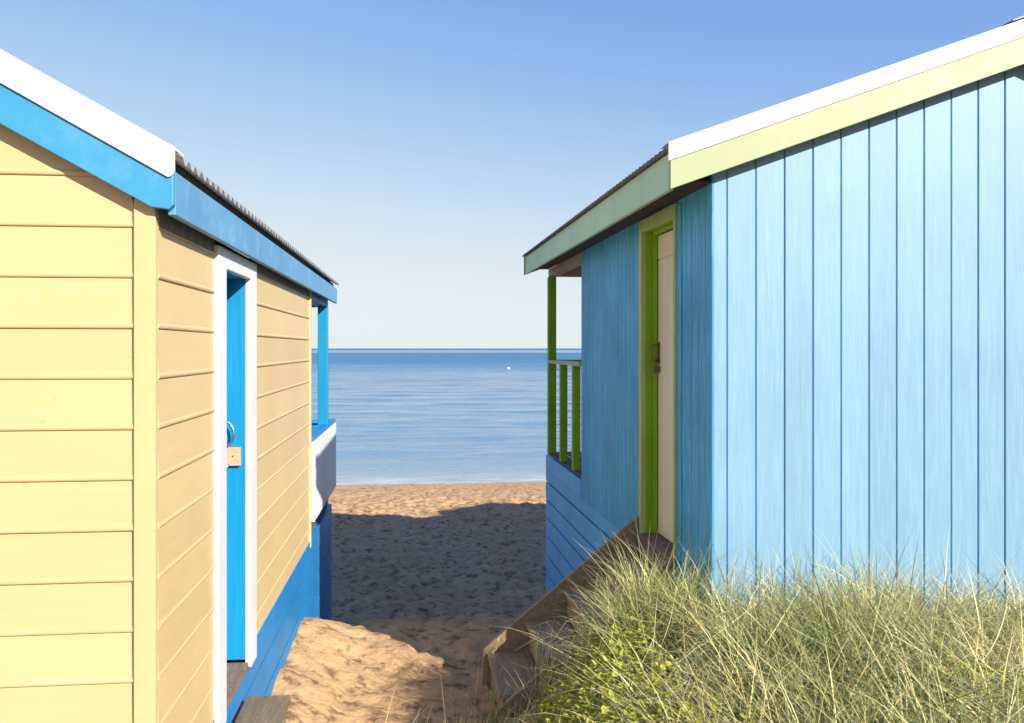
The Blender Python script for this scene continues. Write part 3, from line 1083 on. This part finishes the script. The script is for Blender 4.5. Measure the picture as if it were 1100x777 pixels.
tuss = []
while len(tuss) < 620:
    x = rr.uniform(0.0, 5.2)
    y = rr.uniform(1.5, 5.1)
    if x / max(y, 0.1) > 1.05 or not wallfree(x, y) or (y > 4.5 and x > 1.45):
        continue
    if mound(x, y) < rr.uniform(0.12, 0.75) or x / y < 0.122 + 0.04 * sstep(3.4, 4.4, y):
        continue
    if y > 4.95 and x > 0.45 or (y > 4.3 and x < 0.62):
        continue
    tuss.append((x, y))
for (x, y) in tuss:
    wind = rr.uniform(0, 6.283) if rr.random() < 0.6 else 2.6 + 4.0 * noise.noise(Vector((x * 0.9, y * 0.9, 0)))
    n = rr.randint(40, 80)
    size = rr.uniform(0.30, 0.62) * (0.52 + 0.5 * mound(x, y))
    mat_ = noise.noise(Vector((x * 1.1, y * 1.1, 9)))
    for i in range(n):
        r = abs(rr.gauss(0, 0.07))
        a = rr.uniform(0, 2 * math.pi)
        px, py = x + r * math.cos(a), y + r * math.sin(a)
        if not wallfree(px, py):
            continue
        ang = a + rr.gauss(0, 0.6)
        if rr.random() < 0.35:
            ang = wind + rr.gauss(0, 0.7)
        le = min(1.35, abs(rr.gauss(0.38, 0.36)) + max(0, mat_) * 0.9)
        put(px, py, ang, size * rr.uniform(0.55, 1.25), (rr.uniform(0.0030, 0.0065) if rr.random() < 0.85 else rr.uniform(0.007, 0.0105)), rr.uniform(0.3, 2.5), le)
# taller fans of blades between the steps and the corner of the wall, and along the wall
for i in range(46):
    if i < 22:
        x, y = rr.uniform(0.88, 1.5), rr.uniform(4.1, 4.75)
    else:
        x, y = rr.uniform(1.45, 3.6), rr.uniform(3.7, 4.35)
    if not wallfree(x, y):
        continue
    top_ = rr.uniform(0.42, 0.66) * (0.62 + 0.4 * mound(x, y))
    for j in range(rr.randint(35, 60)):
        a = rr.uniform(0, 2 * math.pi)
        r = abs(rr.gauss(0, 0.05))
        if wallfree(x + r * math.cos(a), y + r * math.sin(a)):
            put(x + r * math.cos(a), y + r * math.sin(a), a + rr.gauss(0, 0.5), top_ * rr.uniform(0.6, 1.15), rr.uniform(0.0030, 0.0065), rr.uniform(0.2, 1.5), abs(rr.gauss(0.2, 0.22)))
# a thatch of dead, flattened blades under the tussocks
for i in range(5000):
    x = rr.uniform(0.1, 5.0)
    y = rr.uniform(1.5, 4.9)
    if x / y > 1.05 or not wallfree(x, y) or mound(x, y) < rr.uniform(0.1, 0.6):
        continue
    put(x, y, rr.uniform(0, 6.28), rr.uniform(0.15, 0.42), rr.uniform(0.003, 0.006), rr.uniform(0.2, 0.9), rr.uniform(0.7, 1.35))
# lodged blades lying over the tops of the tussocks in all directions
for i in range(8500):
    x = rr.uniform(0.45, 4.9)
    y = rr.uniform(1.7, 4.3)
    m_ = mound(x, y)
    if x / y > 1.05 or m_ < 0.35 or x / y < 0.15 or noise.noise(Vector((x * 1.3, y * 1.3, 21))) < -0.12:
        continue
    put(x, y, rr.uniform(0, 6.28), rr.uniform(0.18, 0.48), rr.uniform(0.003, 0.0065), rr.uniform(-0.5, 0.9), rr.uniform(0.9, 1.6), rr.uniform(0.08, 0.36) * m_)
# long upright stalks standing out of the mass
for i in range(260):
    x = rr.uniform(0.3, 4.6)
    y = rr.uniform(2.4, 4.4)
    if x / y > 1.0 or not wallfree(x, y) or mound(x, y) < 0.3:
        continue
    put(x, y, rr.uniform(0, 6.28), rr.uniform(0.5, 0.78), rr.uniform(0.0025, 0.004), rr.uniform(0.1, 0.9), abs(rr.gauss(0.15, 0.15)))
# low loose tufts at the foot of the dune, in front of the lowest tread
for i in range(46):
    x, y = rr.uniform(0.12, 0.72), rr.uniform(4.15, 4.9)
    if x < 0.3 and rr.random() < 0.5:
        continue
    ln_ = rr.uniform(0.20, 0.34) + 0.10 * sstep(0.3, 0.7, x)
    for j in range(rr.randint(10, 24)):
        a = rr.uniform(0, 2 * math.pi)
        r = abs(rr.gauss(0, 0.05))
        put(x + r * math.cos(a), y + r * math.sin(a), a + rr.gauss(0, 0.6), ln_ * rr.uniform(0.6, 1.25), rr.uniform(0.0028, 0.006), rr.uniform(0.2, 1.6), abs(rr.gauss(0.3, 0.25)))
# sparse stalks at the foot of the dune
for i in range(170):
    x = rr.uniform(-0.35, 0.5)
    y = rr.uniform(3.0, 4.6)
    if rr.random() > 0.25 + x + 0.35:
        continue
    put(x, y, rr.uniform(0, 6.28), rr.uniform(0.3, 0.62), rr.uniform(0.0025, 0.004), rr.uniform(0.1, 1.0), abs(rr.gauss(0.25, 0.2)))
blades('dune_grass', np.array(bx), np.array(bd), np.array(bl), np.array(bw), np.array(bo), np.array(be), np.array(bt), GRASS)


def creeper():
    """small lobed leaves on short stems between the tussocks"""
    vs, fs = [], []
    q = random.Random(8)
    n = 0
    while n < 6000:
        x = q.uniform(0.35, 4.2)
        y = q.uniform(2.0, 4.75)
        if not wallfree(x, y) or x / y > 1.0 or mound(x, y) < 0.3:
            continue
        d = noise.noise(Vector((x * 1.6 + 3, y * 1.6, 4))) + 0.95 * math.exp(-((x - 0.74) / 0.42) ** 2 - ((y - 3.6) / 0.75) ** 2) - 0.12 - 0.5 * sstep(3.9, 4.5, y)
        if d < q.uniform(0.05, 0.55):
            continue
        n += 1
        z = ground(x, y) + H + q.uniform(0.05, 0.28 + 0.12 * math.exp(-((x - 0.74) / 0.4) ** 2 - ((y - 3.6) / 0.7) ** 2))
        s = q.uniform(0.008, 0.016)
        e = Matrix.Rotation(q.uniform(0, 6.28), 3, 'Z') @ Matrix.Rotation(q.gauss(0.5, 0.45), 3, 'X')
        o = len(vs)
        out = [(0, -0.8, 0), (0.95, -0.75, 0.22), (0.62, 0.0, 0.1), (0.80, 0.45, 0.25), (0, 1.45, -0.15), (-0.80, 0.45, 0.25), (-0.62, 0, 0.1), (-0.95, -0.75, 0.22)]
        vs.append((x, y, z))
        for p in out:
            v = e @ (Vector(p) * s)
            vs.append((x + v.x, y + v.y, z + v.z))
        for i in range(8):
            fs.append((o, o + 1 + i, o + 1 + (i + 1) % 8))
    me = bpy.data.meshes.new('creeper_leaves')
    me.from_pydata(vs, [], fs)
    uv = me.uv_layers.new(name='UVMap')
    uv.data.foreach_set('uv', [0.4] * (2 * len(me.loops)))
    me.materials.append(LEAF)
    o = bpy.data.objects.new('creeper_leaves', me)
    COL.objects.link(o)
    o['kind'] = 'stuff'


creeper()
